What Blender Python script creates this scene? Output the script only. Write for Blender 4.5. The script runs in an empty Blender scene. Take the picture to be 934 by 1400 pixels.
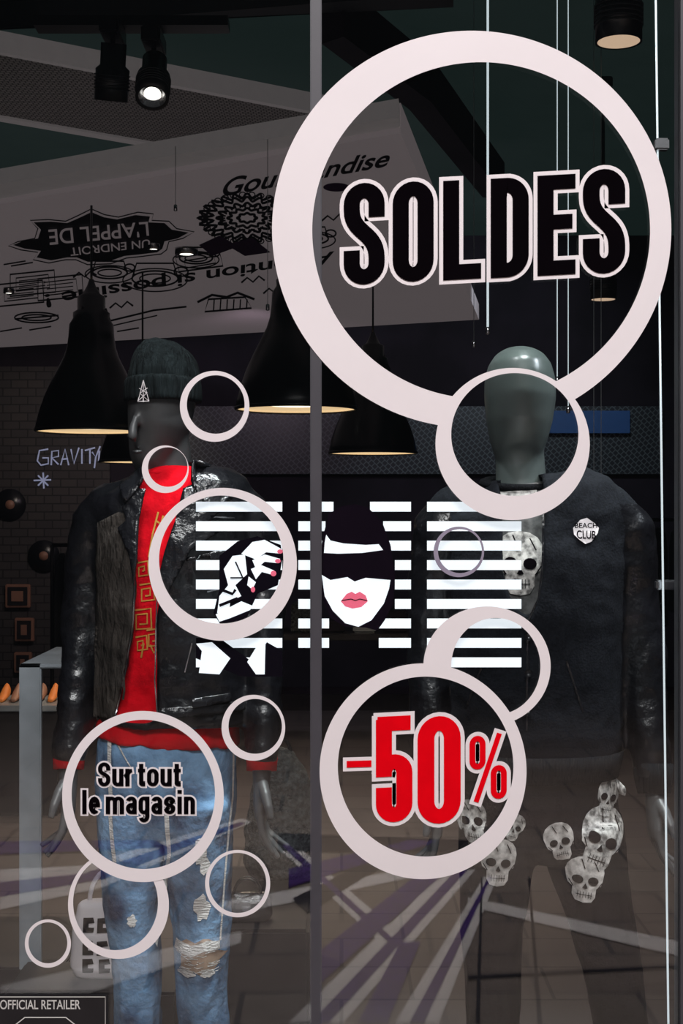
import bpy, bmesh, math, random
from mathutils import Vector, Matrix, geometry, noise
from mathutils.bvhtree import BVHTree
random.seed(4)
F=1944.4; CZ=1.5; GY=2.6
scene=bpy.context.scene
COL=scene.collection
try: scene.view_settings.view_transform='Standard'
except Exception: pass

# ---------- measuring helpers (photo measurement -> metres on a real plane) ----------
def W(px,py,y): return Vector(((px-467)/F*y, y, CZ-(py-700)/F*y))
def onz(px,py,z):
    y=(z-CZ)*F/(700-py); return Vector(((px-467)/F*y, y, z))

# ---------- materials ----------
def pmat(name,col,rough=.5,metal=0,emit=None,es=0,var=0,vscale=20,bump=0,bscale=60,stretch=(1,1,1),col2=None,spec=.5,coat=0):
    m=bpy.data.materials.new(name); m.use_nodes=True
    nt=m.node_tree; b=nt.nodes['Principled BSDF']
    b.inputs['Base Color'].default_value=(*col,1); b.inputs['Roughness'].default_value=rough
    b.inputs['Metallic'].default_value=metal; b.inputs['Specular IOR Level'].default_value=spec
    b.inputs['Coat Weight'].default_value=coat
    if emit: b.inputs['Emission Color'].default_value=(*emit,1); b.inputs['Emission Strength'].default_value=es
    tc=nt.nodes.new('ShaderNodeTexCoord'); mp=nt.nodes.new('ShaderNodeMapping'); mp.inputs['Scale'].default_value=stretch
    nt.links.new(tc.outputs['Object'],mp.inputs['Vector'])
    n=nt.nodes.new('ShaderNodeTexNoise'); n.inputs['Scale'].default_value=vscale; n.inputs['Detail'].default_value=5
    nt.links.new(mp.outputs[0],n.inputs['Vector'])
    r=nt.nodes.new('ShaderNodeValToRGB'); v=var if var else .05
    c2=col2 if col2 else tuple(min(1,c*(1+v)) for c in col)
    r.color_ramp.elements[0].color=(*[c*(1-v) for c in col],1); r.color_ramp.elements[1].color=(*c2,1)
    r.color_ramp.elements[0].position=.35; r.color_ramp.elements[1].position=.65
    nt.links.new(n.outputs['Fac'],r.inputs['Fac']); nt.links.new(r.outputs['Color'],b.inputs['Base Color'])
    if bump:
        n2=nt.nodes.new('ShaderNodeTexNoise'); n2.inputs['Scale'].default_value=bscale; n2.inputs['Detail'].default_value=4
        nt.links.new(mp.outputs[0],n2.inputs['Vector'])
        bp=nt.nodes.new('ShaderNodeBump'); bp.inputs['Strength'].default_value=bump; bp.inputs['Distance'].default_value=.02
        nt.links.new(n2.outputs['Fac'],bp.inputs['Height']); nt.links.new(bp.outputs[0],b.inputs['Normal'])
    return m
def brickmat(name,c1,c2,mortar,scale,rot=0,axis='X',rough=.7,bw=.5,rh=.25,ms=.02):
    m=bpy.data.materials.new(name); m.use_nodes=True; nt=m.node_tree; b=nt.nodes['Principled BSDF']; b.inputs['Roughness'].default_value=rough
    tc=nt.nodes.new('ShaderNodeTexCoord'); mp=nt.nodes.new('ShaderNodeMapping')
    sx=nt.nodes.new('ShaderNodeSeparateXYZ'); cx=nt.nodes.new('ShaderNodeCombineXYZ')
    nt.links.new(tc.outputs['Object'],sx.inputs[0])
    a={'X':('Y','Z'),'Y':('X','Z'),'Z':('X','Y')}[axis]
    nt.links.new(sx.outputs[a[0]],cx.inputs[0]); nt.links.new(sx.outputs[a[1]],cx.inputs[1])
    nt.links.new(cx.outputs[0],mp.inputs['Vector']); mp.inputs['Rotation'].default_value=(0,0,rot)
    t=nt.nodes.new('ShaderNodeTexBrick'); t.inputs['Scale'].default_value=scale
    t.inputs['Color1'].default_value=(*c1,1); t.inputs['Color2'].default_value=(*c2,1); t.inputs['Mortar'].default_value=(*mortar,1)
    t.inputs['Mortar Size'].default_value=ms; t.inputs['Brick Width'].default_value=bw; t.inputs['Row Height'].default_value=rh
    nt.links.new(mp.outputs[0],t.inputs['Vector']); nt.links.new(t.outputs['Color'],b.inputs['Base Color'])
    bp=nt.nodes.new('ShaderNodeBump'); bp.inputs['Strength'].default_value=.4; bp.inputs['Distance'].default_value=.01; bp.invert=True
    nt.links.new(t.outputs['Fac'],bp.inputs['Height']); nt.links.new(bp.outputs[0],b.inputs['Normal'])
    return m
def glassmat(name,ref=.045,tint=(.97,.98,.98)):
    m=bpy.data.materials.new(name); m.use_nodes=True; nt=m.node_tree; nt.nodes.remove(nt.nodes['Principled BSDF'])
    o=nt.nodes['Material Output']; t=nt.nodes.new('ShaderNodeBsdfTransparent'); t.inputs[0].default_value=(*tint,1)
    g=nt.nodes.new('ShaderNodeBsdfGlossy'); g.inputs['Roughness'].default_value=0.0
    x=nt.nodes.new('ShaderNodeMixShader'); x.inputs[0].default_value=ref
    nt.links.new(t.outputs[0],x.inputs[1]); nt.links.new(g.outputs[0],x.inputs[2]); nt.links.new(x.outputs[0],o.inputs['Surface'])
    return m

M={}
M['vinyl']=pmat('white_vinyl',(.82,.75,.765),.6,var=.015,vscale=6,spec=.15)
M['black']=pmat('black_vinyl',(.003,.002,.003),.8,spec=0)
M['red']=pmat('red_vinyl',(.80,.002,.008),.8,spec=0)
M['lilac']=pmat('thin_vinyl',(.30,.26,.34),.6,spec=.1)
M['leather']=pmat('black_leather',(.005,.005,.0065),.28,var=.3,vscale=9,bump=.4,bscale=20,spec=.6)
M['leather2']=pmat('dark_leather_trim',(.008,.008,.010),.25,bump=.3,bscale=40,spec=.6)
M['wool']=pmat('navy_wool',(.006,.007,.010),.9,var=.35,vscale=160,bump=.15,bscale=200,spec=.15)
M['rib']=pmat('rib_knit_black',(.005,.0055,.007),.9,bump=.5,bscale=220,stretch=(1,1,.05),spec=.15)
M['beanie']=pmat('beanie_knit',(.010,.014,.015),.95,bump=.8,bscale=130,stretch=(1,1,.12),var=.4,vscale=60,spec=.12)
M['skin']=pmat('mannequin_matte_grey',(.060,.060,.062),.42,spec=.5)
M['skin2']=pmat('mannequin_gloss_grey',(.095,.115,.11),.32,spec=.75)
M['redcloth']=pmat('red_jersey',(.55,.003,.010),.9,bump=.35,bscale=22,var=.2,vscale=14,spec=.05)
M['gold']=pmat('gold_print',(.60,.30,.06),.35,metal=.3)
M['knit']=pmat('taupe_knit',(.040,.034,.030),.95,bump=.7,bscale=90,stretch=(1,1,.3),var=.35,vscale=40,spec=.1)
M['denim']=pmat('washed_denim',(.022,.060,.150),.9,col2=(.20,.36,.56),var=.35,vscale=8,bump=.35,bscale=50,spec=.05)
M['thread']=pmat('white_threads',(.66,.64,.62),.8,var=.15,vscale=90,bump=.6,bscale=150,stretch=(.3,1,2))
M['tan']=pmat('patch_beige',(.36,.25,.18),.7,var=.25,vscale=30)
M['tee']=pmat('tee_grey_print',(.03,.03,.03),.8,col2=(.12,.12,.12),var=.6,vscale=40)
M['skull']=pmat('skull_print',(.13,.125,.12),.7,col2=(.66,.64,.61),var=.3,vscale=75)
M['skullw']=pmat('skull_print_pale',(.44,.42,.40),.7,col2=(.84,.81,.78),var=.3,vscale=60)
M['pants']=pmat('black_trousers',(.004,.0035,.005),.85,bump=.3,bscale=30,spec=.05)
M['metal']=pmat('zip_metal',(.5,.5,.52),.25,metal=1)
M['lampblk']=pmat('pendant_black_enamel',(.006,.006,.008),.28,spec=.4)
M['lampin']=pmat('pendant_diffuser',(.9,.7,.4),.6,emit=(1,.70,.38),es=.80)
M['lampcore']=pmat('pendant_bulb',(1,.9,.8),.6,emit=(1,.86,.62),es=2.0)
M['spotlens']=pmat('spot_lens',(1,1,1),.4,emit=(1,.95,.85),es=3)
M['warmlens']=pmat('downlight_lens',(.8,.6,.4),.4,emit=(1,.70,.48),es=.55)
M['wire']=pmat('steel_cable_glow',(.55,.58,.6),.3,metal=.6,emit=(.75,.85,.9),es=.8)  # emission paints the bright lit line along cables and rod
M['wired']=pmat('thin_cable',(.25,.27,.28),.4,metal=.5)
M['strip']=pmat('glazing_joint',(.050,.046,.056),.5)
M['reflwhite']=pmat('reflection_white',(.5,.5,.5),.6,emit=(.86,.93,1.0),es=.90,spec=0)  # emissive white of the painted reflection
M['pink']=pmat('reflection_pink',(.4,.08,.14),.6,emit=(.75,.12,.18),es=.85,spec=0)
M['reflblack']=pmat('reflection_dark',(.006,.004,.008),.8,spec=0)
M['reflplum']=pmat('reflection_plum',(.008,.004,.009),.8,spec=0)
M['glass']=glassmat('shop_glass',.048)
M['acryl']=pmat('acrylic_edge',(.22,.24,.26),.3,var=.2,vscale=8)
M['panel']=pmat('glowing_ceiling_mauve',(.24,.21,.22),.7,emit=(.36,.30,.31),es=.22,var=.06,vscale=1.2)  # emission added in place of light reaching the panel from below
M['ink']=pmat('ceiling_ink',(.014,.011,.016),.7,spec=.1)
M['plum']=pmat('plum_ink',(.05,.015,.07),.7,spec=.1)
M['ceil']=pmat('ceiling_dark_teal',(.028,.042,.042),.8,var=.3,vscale=2,emit=(.045,.085,.078),es=.13)  # faint emission lifts the ceiling, which is no lamp
M['tray']=brickmat('perforated_tray',(.30,.30,.28),(.38,.37,.35),(.05,.05,.05),22,axis='Z',bw=.5,rh=.5,ms=.06)
M['beam']=pmat('beam_dark',(.012,.014,.017),.7)
M['beaml']=pmat('beam_pale_glow',(.30,.27,.27),.7,emit=(.3,.27,.27),es=.20)  # emission stands in for light falling on beam and trim
M['wallb']=pmat('wall_dark_plum',(.014,.010,.016),.8,var=.4,vscale=2,spec=.2)
M['brick']=brickmat('dark_brick',(.032,.028,.03),(.045,.038,.037),(.010,.009,.010),4.0,axis='Y')
M['plate']=brickmat('diamond_plate',(.012,.015,.02),(.016,.02,.026),(.10,.12,.13),14,rot=.785,axis='Y',rough=.4,bw=.5,rh=.5,ms=.05)
M['floor']=brickmat('shop_floor_tiles',(.045,.036,.037),(.06,.048,.047),(.022,.018,.019),1.6,axis='Z',rough=.6,bw=.7,rh=.5,ms=.01)
M['pave']=brickmat('arcade_paving',(.22,.17,.15),(.27,.22,.19),(.11,.09,.09),1.3,axis='Z',rough=.6,bw=.8,rh=.5,ms=.012)
M['pavew']=pmat('paving_white_inlay',(.85,.80,.79),.5,var=.05)
M['pavep']=pmat('paving_purple_inlay',(.075,.03,.20),.5,var=.2)
M['paved']=pmat('paving_dark_inlay',(.025,.02,.03),.5,var=.2)
M['frame']=pmat('picture_frame',(.30,.15,.10),.5)
M['white']=pmat('white_paper',(.55,.55,.55),.6,var=.1)
M['dark']=pmat('dark_lacquer',(.014,.012,.014),.5,var=.2,vscale=10,spec=.3)
M['fur']=pmat('grey_fleece',(.05,.056,.056),.95,var=.6,vscale=60,bump=1,bscale=90)
M['orange']=pmat('orange_suede',(.6,.16,.03),.6,emit=(.7,.25,.05),es=.12)  # faint emission makes the shelf shoes look lit
M['blue']=pmat('blue_highlight',(.01,.06,.2),.5,emit=(.02,.10,.30),es=.06)  # glowing blue for a painted highlight
M['graf']=pmat('graffiti_paint',(.35,.38,.55),.6,emit=(.45,.5,.75),es=.28)
M['retail']=pmat('sign_lettering',(.6,.58,.56),.6)

# ---------- mesh helpers ----------
def link(o,parent=None):
    COL.objects.link(o)
    if parent: o.parent=parent
    return o
def mobj(name,verts,faces,mat,parent=None,smooth=False):
    me=bpy.data.meshes.new(name); me.from_pydata([tuple(v) for v in verts],[],faces); me.update()
    o=bpy.data.objects.new(name,me); me.materials.append(mat); link(o,parent)
    if smooth:
        for p in me.polygons: p.use_smooth=True
    return o
def bobj(name,bm,mat,parent=None,smooth=True):
    me=bpy.data.meshes.new(name); bmesh.ops.recalc_face_normals(bm,faces=bm.faces[:]); bm.to_mesh(me); bm.free()
    o=bpy.data.objects.new(name,me); me.materials.append(mat); link(o,parent)
    if smooth:
        for p in me.polygons: p.use_smooth=True
    return o
def empty(name):
    o=bpy.data.objects.new(name,None); o.empty_display_size=.1; return link(o)
def box(name,a,b,mat,parent=None,bev=0):
    bm=bmesh.new(); bmesh.ops.create_cube(bm,size=1)
    for v in bm.verts:
        v.co=Vector([(a[i]+b[i])/2+v.co[i]*(b[i]-a[i]) for i in range(3)])
    if bev: bmesh.ops.bevel(bm,geom=bm.edges[:],offset=bev,segments=2,affect='EDGES')
    return bobj(name,bm,mat,parent,False)
def prism(name,pts,ext,mat,parent=None):
    n=len(pts); v=[Vector(p) for p in pts]+[Vector(p)+Vector(ext) for p in pts]
    f=[list(range(n)),list(range(2*n-1,n-1,-1))]+[[i,(i+1)%n,n+(i+1)%n,n+i] for i in range(n)]
    o=mobj(name,v,f,mat,parent); bm=bmesh.new(); bm.from_mesh(o.data); bmesh.ops.recalc_face_normals(bm,faces=bm.faces[:]); bm.to_mesh(o.data); bm.free(); return o
def lathe(name,prof,c,mat,parent=None,n=48,axis=None):
    bm=bmesh.new(); rings=[]
    R=Matrix.Identity(3)
    if axis is not None: R=Vector((0,0,1)).rotation_difference(Vector(axis).normalized()).to_matrix()
    for r,z in prof:
        rings.append([bm.verts.new(Vector(c)+R@Vector((r*math.cos(2*math.pi*i/n),r*math.sin(2*math.pi*i/n),z))) for i in range(n)])
    for a,b in zip(rings,rings[1:]):
        for i in range(n): bm.faces.new([a[i],a[(i+1)%n],b[(i+1)%n],b[i]])
    return bobj(name,bm,mat,parent)
def tube(bm,pts,rads,n=24,front=(0,-1,0),ex=1.0):
    pts=[Vector(p) for p in pts]; fr=Vector(front); rings=[]
    for i,p in enumerate(pts):
        t=(pts[min(i+1,len(pts)-1)]-pts[max(i-1,0)]).normalized()
        s=fr.cross(t)
        if s.length<1e-4: s=Vector((1,0,0))
        s.normalize(); f=t.cross(s).normalized()
        ra,rb=rads[i] if isinstance(rads[i],tuple) else (rads[i],rads[i])
        ring=[]
        for k in range(n):
            a=2*math.pi*k/n; c=math.cos(a); d=math.sin(a)
            c=math.copysign(abs(c)**ex,c); d=math.copysign(abs(d)**ex,d)
            ring.append(bm.verts.new(p+s*c*ra+f*d*rb))
        rings.append(ring)
    for a,b in zip(rings,rings[1:]):
        for k in range(n): bm.faces.new([a[k],a[(k+1)%n],b[(k+1)%n],b[k]])
    bm.faces.new(rings[0][::-1]); bm.faces.new(rings[-1])
def cyl(name,a,b,r,mat,parent=None,n=12):
    bm=bmesh.new(); d=Vector(b)-Vector(a)
    tube(bm,[a,b],[r,r],n,front=(0,-1,0) if abs(d.normalized().y)<.9 else (0,0,1)); return bobj(name,bm,mat,parent)
def fuse(name,bm,mat,voxel=.008,smooth=6,parent=None,fold=0,fs=(9,9,9),seed=0):
    bmesh.ops.recalc_face_normals(bm,faces=bm.faces[:])
    me=bpy.data.meshes.new('tmp'); bm.to_mesh(me); bm.free()
    o=bpy.data.objects.new('tmp',me); COL.objects.link(o)
    r=o.modifiers.new('r','REMESH'); r.mode='VOXEL'; r.voxel_size=voxel
    s=o.modifiers.new('s','SMOOTH'); s.factor=.5; s.iterations=smooth
    dg=bpy.context.evaluated_depsgraph_get(); nm=bpy.data.meshes.new_from_object(o.evaluated_get(dg))
    bpy.data.objects.remove(o); nm.name=name; nm.materials.clear(); nm.materials.append(mat)
    if fold:
        nm.update(); nr=[v.normal.copy() for v in nm.vertices]
        for v,nn in zip(nm.vertices,nr):
            p=Vector((v.co.x*fs[0]+seed,v.co.y*fs[1],v.co.z*fs[2]))
            h=noise.noise(p)*.65+(1-abs(noise.noise(p*1.9+Vector((5,2,1)))))*.5-.35
            v.co+=nn*h*fold
    for p in nm.polygons: p.use_smooth=True
    ob=bpy.data.objects.new(name,nm); link(ob,parent); return ob
def bvh(o):
    bm=bmesh.new(); bm.from_mesh(o.data); t=BVHTree.FromBMesh(bm); bm.free(); return t
def inpoly(p,poly):
    c=False; n=len(poly)
    for i in range(n):
        a=poly[i]; b=poly[i-1]
        if (a[1]>p[1])!=(b[1]>p[1]) and p[0]<(b[0]-a[0])*(p[1]-a[1])/(b[1]-a[1])+a[0]: c=not c
    return c
def drape(name,poly,tree,yf,off,mat,parent=None,cell=.007,thick=0):
    P=[]
    pp=[(W(x,y,yf).x,W(x,y,yf).z) for x,y in poly]
    n=len(pp)
    for i in range(n):
        a=Vector(pp[i]); b=Vector(pp[(i+1)%n]); k=max(1,int((b-a).length/cell))
        for j in range(k): P.append(a+(b-a)*(j/k))
    nb=len(P); xs=[p.x for p in P]; zs=[p.y for p in P]; bd=[(p.x,p.y) for p in P]
    x=min(xs)+cell*.5
    while x<max(xs):
        z=min(zs)+cell*.5
        while z<max(zs):
            if inpoly((x,z),bd): P.append(Vector((x,z)))
            z+=cell
        x+=cell
    vs,es,fs,*_=geometry.delaunay_2d_cdt(P,[],[list(range(nb))],1,1e-6)
    out=[];last=yf
    for v in vs:
        h=tree.ray_cast(Vector((v.x,-1,v.y)),Vector((0,1,0)))
        if h[0] is None or h[0].y>yf+.13:
            q=tree.find_nearest(Vector((v.x,yf,v.y)))[0]; y=q.y if q else last
        else: y=h[0].y
        last=y; out.append(Vector((v.x,y-off,v.y)))
    o=mobj(name,out,[list(f) for f in fs],mat,parent,True)
    if thick:
        s=o.modifiers.new('t','SOLIDIFY'); s.thickness=thick; s.offset=0
    return o
def ribbonpts(pts,wx,wy,closed=False,grow=0):
    pts=[Vector((p[0],p[1])) for p in pts]; n=len(pts); L=[];R=[]
    for i in range(n):
        if closed: t=(pts[(i+1)%n]-pts[i-1])
        else: t=pts[min(i+1,n-1)]-pts[max(i-1,0)]
        if t.length<1e-9: t=Vector((1,0))
        t.normalize(); nn=Vector((-t.y,t.x)); p=pts[i].copy()
        if not closed and grow:
            if i==0: p-=t*grow
            if i==n-1: p+=t*grow
        o=Vector((nn.x*(wx/2+grow),nn.y*(wy/2+grow)))
        L.append(p+o); R.append(p-o)
    return L,R
def ribbon(pts,w,closed=False,wy=None,grow=0):
    L,R=ribbonpts(pts,w,wy or w,closed,grow); n=len(L); V=L+R
    m=n if closed else n-1
    return V,[[i,(i+1)%n,n+(i+1)%n,n+i] for i in range(m)]
def drape_line(name,pts,w,tree,yf,off,mat,parent,cell=.01):
    L,R=ribbonpts(pts,w,w)
    for j in range(len(L)-1): drape(name,[tuple(L[j]),tuple(L[j+1]),tuple(R[j+1]),tuple(R[j])],tree,yf,off,mat,parent,cell)
def flat(name,parts,fmap,mat,parent=None,step=Vector((0,-.00004,0))):
    # every stroke sits a hair above the previous one so overlapping strokes never share a plane
    V=[];Fc=[]
    for k,(v,f) in enumerate(parts):
        b=len(V); V+= [fmap(p[0],p[1])+step*k for p in v]; Fc+=[[i+b for i in q] for q in f]
    return mobj(name,V,Fc,mat,parent)
def poly(pts): return ([Vector(p) for p in pts],[list(range(len(pts)))])
def ell(cx,cy,rx,ry,n=32): return [(cx+rx*math.cos(2*math.pi*i/n),cy+ry*math.sin(2*math.pi*i/n)) for i in range(n)]
def text_parts(s,quad,bold=0,flip=False):
    c=bpy.data.curves.new('t','FONT'); c.body=s; c.offset=bold
    o=bpy.data.objects.new('t',c); COL.objects.link(o)
    me=bpy.data.meshes.new_from_object(o.evaluated_get(bpy.context.evaluated_depsgraph_get()))
    bpy.data.objects.remove(o)
    vs=[v.co.copy() for v in me.vertices]; x0=min(v.x for v in vs);x1=max(v.x for v in vs);y0=min(v.y for v in vs);y1=max(v.y for v in vs)
    A,B,C,D=[Vector(q) for q in quad]; V=[]
    for v in vs:
        u=(v.x-x0)/(x1-x0); w=1-(v.y-y0)/(y1-y0)
        if flip: u=1-u; w=1-w
        V.append(A*(1-u)*(1-w)+B*u*(1-w)+C*u*w+D*(1-u)*w)
    return V,[list(p.vertices) for p in me.polygons]

# ================= ROOM SHELL =================
XL,XR,YB,ZT=-2.65,2.9,10.8,3.6
box('floor',(XL-.1,2.5,-.1),(XR+.1,YB+.1,0),M['floor'])
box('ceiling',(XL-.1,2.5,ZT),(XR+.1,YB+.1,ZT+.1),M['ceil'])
box('wall_left',(XL-.1,2.7,0),(XL,YB,ZT),M['wallb'])
box('wall_right',(XR,2.7,0),(XR+.1,YB,ZT),M['wallb'])
box('wall_back',(XL-.1,YB,0),(XR+.1,YB+.1,ZT),M['wallb'])
box('wall_front',(XL-.1,2.56,3.0),(XR+.1,2.68,ZT),M['beam'])
box('baseboard_back',(XL,YB-.06,0),(XR,YB,.12),M['dark'])
box('brick_wall_panel',(XL,YB-.04,.12),(W(150,0,10.76).x,YB,2.6),M['brick'])
jx=(432-467)/F*GY
w=empty('window_1'); box('pane',(XL,GY,.05),(jx-.008,GY+.01,3.0),M['glass'],w)
box('bottom_rail',(XL,GY-.02,0),(jx,GY+.04,.05),M['strip'],w)
w=empty('window_2'); rx=(929-467)/F*GY
box('pane',(jx+.008,GY,.05),(rx,GY+.01,3.0),M['glass'],w)
box('bottom_rail',(jx,GY-.02,0),(XR,GY+.04,.05),M['strip'],w)
box('trim_1',(jx-.0105,GY+.0005,.05),(jx+.0105,GY+.018,3.0),M['strip'])
box('trim_2',(rx,GY-.01,.0),(rx+.05,GY+.04,3.0),M['strip'])
# exterior arcade paving (what the glass mirrors)
box('arcade_floor',(-6,-7,-.1),(6,2.5,0),M['pave'])
def pav(px,py):
    y=CZ*F/(py-700); return Vector(((px-467)/F*y, 2*(GY+.005)-y, .004))
e=empty('paving_inlay')
def inlay(n,polys,m,dz=0):
    flat(n,[poly(p) for p in polys],lambda a,b: pav(a,b)+Vector((0,0,dz)),M[m],e,Vector((0,0,.0001)))
inlay('white_bands',[[(395,1400),(470,1400),(650,1190),(610,1190)],[(540,1400),(600,1400),(680,1200),(662,1200)],
 [(300,1255),(300,1235),(640,1175),(640,1185)],[(0,1245),(0,1190),(110,1185),(330,1120),(345,1125),(140,1215)],
 [(380,1160),(398,1150),(560,1290),(530,1300)],[(0,1400),(0,1350),(330,1275),(330,1290)],[(640,1240),(640,1228),(934,1290),(934,1310)]],'pavew')
inlay('purple_bands',[[(425,1400),(450,1400),(640,1190),(625,1190)],[(440,1345),(440,1300),(580,1190),(608,1195)],[(560,1400),(580,1400),(672,1200),(668,1200)],
 [(0,1228),(0,1208),(115,1196),(330,1125),(335,1128),(140,1204)],[(385,1158),(392,1154),(545,1292),(538,1296)],[(0,1170),(0,1152),(210,1150),(230,1160)],[(490,1400),(530,1400),(575,1290),(548,1290)],[(395,1215),(395,1190),(560,1150),(600,1152)]],'pavep',.002)
inlay('dark_bands',[[(380,1140),(640,1150),(640,1165),(380,1165)],[(640,1335),(934,1320),(934,1324),(640,1340)],[(400,1230),(520,1170),(540,1175),(420,1250)],[(650,1400),(656,1400),(660,1200),(658,1200)],[(735,1400),(741,1400),(725,1200),(722,1200)]],'paved',.001)

# ceiling pieces
HP=2.75
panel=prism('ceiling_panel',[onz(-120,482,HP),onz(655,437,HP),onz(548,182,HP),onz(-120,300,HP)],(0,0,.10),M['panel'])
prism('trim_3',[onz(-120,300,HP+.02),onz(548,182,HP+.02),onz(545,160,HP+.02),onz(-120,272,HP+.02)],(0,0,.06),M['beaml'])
e=empty('cable_tray')
prism('tray_bed',[onz(-60,150,3.2),onz(520,250,3.2),onz(520,170,3.2),onz(-60,60,3.2)],(0,0,.03),M['tray'],e)
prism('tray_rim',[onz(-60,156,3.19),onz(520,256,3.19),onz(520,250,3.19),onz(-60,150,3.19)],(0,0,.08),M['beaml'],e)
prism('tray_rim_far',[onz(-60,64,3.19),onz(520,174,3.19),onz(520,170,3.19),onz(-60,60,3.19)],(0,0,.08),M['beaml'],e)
for i,(a,b) in enumerate([(20,44),(-20,6)]):
    pts=[onz(-60,a+20,3.4),onz(620,a-10,3.4),onz(620,a-30,3.4),onz(-60,b,3.4)]
    prism('ceiling_beam' if i==0 else 'ceiling_beam.001',pts,(0,0,.12),M['beam'])
prism('ceiling_beam.002',[onz(440,60,3.3),onz(560,150,3.3),onz(660,270,3.3),onz(690,270,3.3),onz(590,140,3.3),onz(470,50,3.3)],(0,0,.2),M['wallb'])
# ceiling artwork
art=empty('ceiling_artwork'); DN=Vector((0,0,-.0001))
cm=lambda a,b: onz(a,b,HP-.004)
cm2=lambda a,b: onz(a,b,HP-.012)
K=[]
def star(cx,cy,r,k): return [(cx+r*(1+.12*math.cos(k*t))*1.22*math.cos(t),cy+r*.6*(1+.12*math.cos(k*t))*math.sin(t)) for t in [i*2*math.pi/160 for i in range(160)]]
sgn=[(18,335),(30,330),(52,326),(56,314),(46,304),(70,303),(92,305),(108,298),(125,290),(142,297),(160,300),(185,294),(205,296),(203,304),(225,305),(235,314),(258,318),(243,326),(225,330),(222,340),(215,345),(190,348),(170,350),(150,357),(120,358),(105,352),(92,352),(70,356),(50,352),(56,343),(34,340)]
flat('sign_shape',[poly(sgn)],cm,M['ink'],art,DN)
flat('sign_text',[text_parts("L'APPEL DE",[(66,314),(202,303),(204,323),(68,336)],.01,True),text_parts("UN ENDROIT",[(95,339),(205,327),(205,338),(97,350)],.01,True)],cm2,M['panel'],art,DN)
K+=[ribbon([(126+(x-126)*1.06,326+(y-326)*1.12) for x,y in sgn],1.6,True)]
K.append(text_parts("Gourmandise",[(312,243),(540,203),(528,228),(300,270)],.02,False))
K.append(text_parts("Attention si possible !",[(60,397),(458,338),(455,360),(64,421)],.02,True))
for r_,k in ((10,8),(20,12),(31,16),(43,20),(50,24)): K.append(ribbon(star(338,298,r_,k),3.4,True))
for i in range(30):
    t=i*2*math.pi/30; K.append(ribbon(ell(338+60*math.cos(t),298+33*math.sin(t),4.5,3.4,10),1.6,True)); K.append(ribbon([(338+30*math.cos(t),298+15*math.sin(t)),(338+38*math.cos(t+.06),298+20*math.sin(t+.06))],2.4))
for cx,cy,s in [(212,380,1.05),(150,372,.8),(268,352,.75),(425,325,.8)]:
    K.append(ribbon(ell(cx,cy,30*s,10*s),2.4,True)); K.append(ribbon(ell(cx,cy,20*s,6*s),2,True)); K.append(ribbon(ell(cx,cy+2,42*s,15*s),1.8,True))
    K.append(ribbon([(cx-30*s,cy),(cx-24*s,cy-20*s),(cx+24*s,cy-20*s),(cx+30*s,cy)],2.4)); K.append(ribbon(ell(cx+34*s,cy-9*s,9*s,6*s,16),2.2,True))
for x0,y0 in [(-2,388),(14,374),(52,380)]:
    K.append(ribbon([(x0,y0),(x0+60,y0-6),(x0+62,y0+24),(x0,y0+30)],2.4,True)); K.append(ribbon([(x0+8,y0+5),(x0+52,y0),(x0+54,y0+18),(x0+8,y0+23)],1.8,True))
    for k in range(3): K.append(ribbon([(x0+12,y0+9+5*k),(x0+48,y0+5+5*k)],1.4))
K+= [ribbon([(280,425),(285,408),(335,405),(344,420)],2.6,True),ribbon([(270,412),(290,402),(310,405),(325,399),(348,408)],3.4)]+[ribbon([(292+9*i,424-i*.5),(293+9*i,408)],1.8) for i in range(6)]
K+= [ribbon([(20,435),(80,430)],2.4),ribbon(ell(50,433,30,7,24),2.2,True),ribbon(ell(50,433,20,4,24),2.2,True),ribbon([(140,440),(210,423),(255,418)],2.6),ribbon([(150,445),(215,430)],1.8),ribbon([(240,350),(300,342),(305,362),(245,370)],2.4,True),ribbon([(252,355),(292,349),(295,358),(254,365)],2,True)]
K+= [ribbon([(x,y),(x+8,y-7),(x+16,y-1),(x+24,y-9),(x+32,y-3)],2.6) for x,y in [(150,420),(360,400),(380,300),(400,270),(100,378),(330,385),(440,300)]]
K+= [ribbon([(x,y),(x+30,y-5)],2) for x,y in [(0,452),(40,450),(95,446),(160,452),(5,360),(15,362),(398,380),(470,280)]]
flat('doodles',K,cm,M['ink'],art,DN*.5)
flat('plum_marks',[poly([(272,335),(300,322),(318,332),(345,325),(370,345),(335,350),(318,340),(290,350)]),poly(ell(460,256,18,6)),poly([(395,350),(420,340),(425,350),(400,358)])],cm2,M['plum'],art,DN)

for i,(px,py) in enumerate([(255,348),(12,401),(110,452),(210,341)]):
    c=onz(px,py,HP-.03); s=empty('recessed_spotlight' if i==0 else 'recessed_spotlight.%03d'%i)
    r=.055 if i==0 else .03
    lathe('rim',[(r*.6,0),(r,0),(r,.03)],c,M['metal'],s,24); lathe('lens',[(0.0001,.002),(r*.6,.002)],c,M['spotlens'],s,24)

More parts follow.
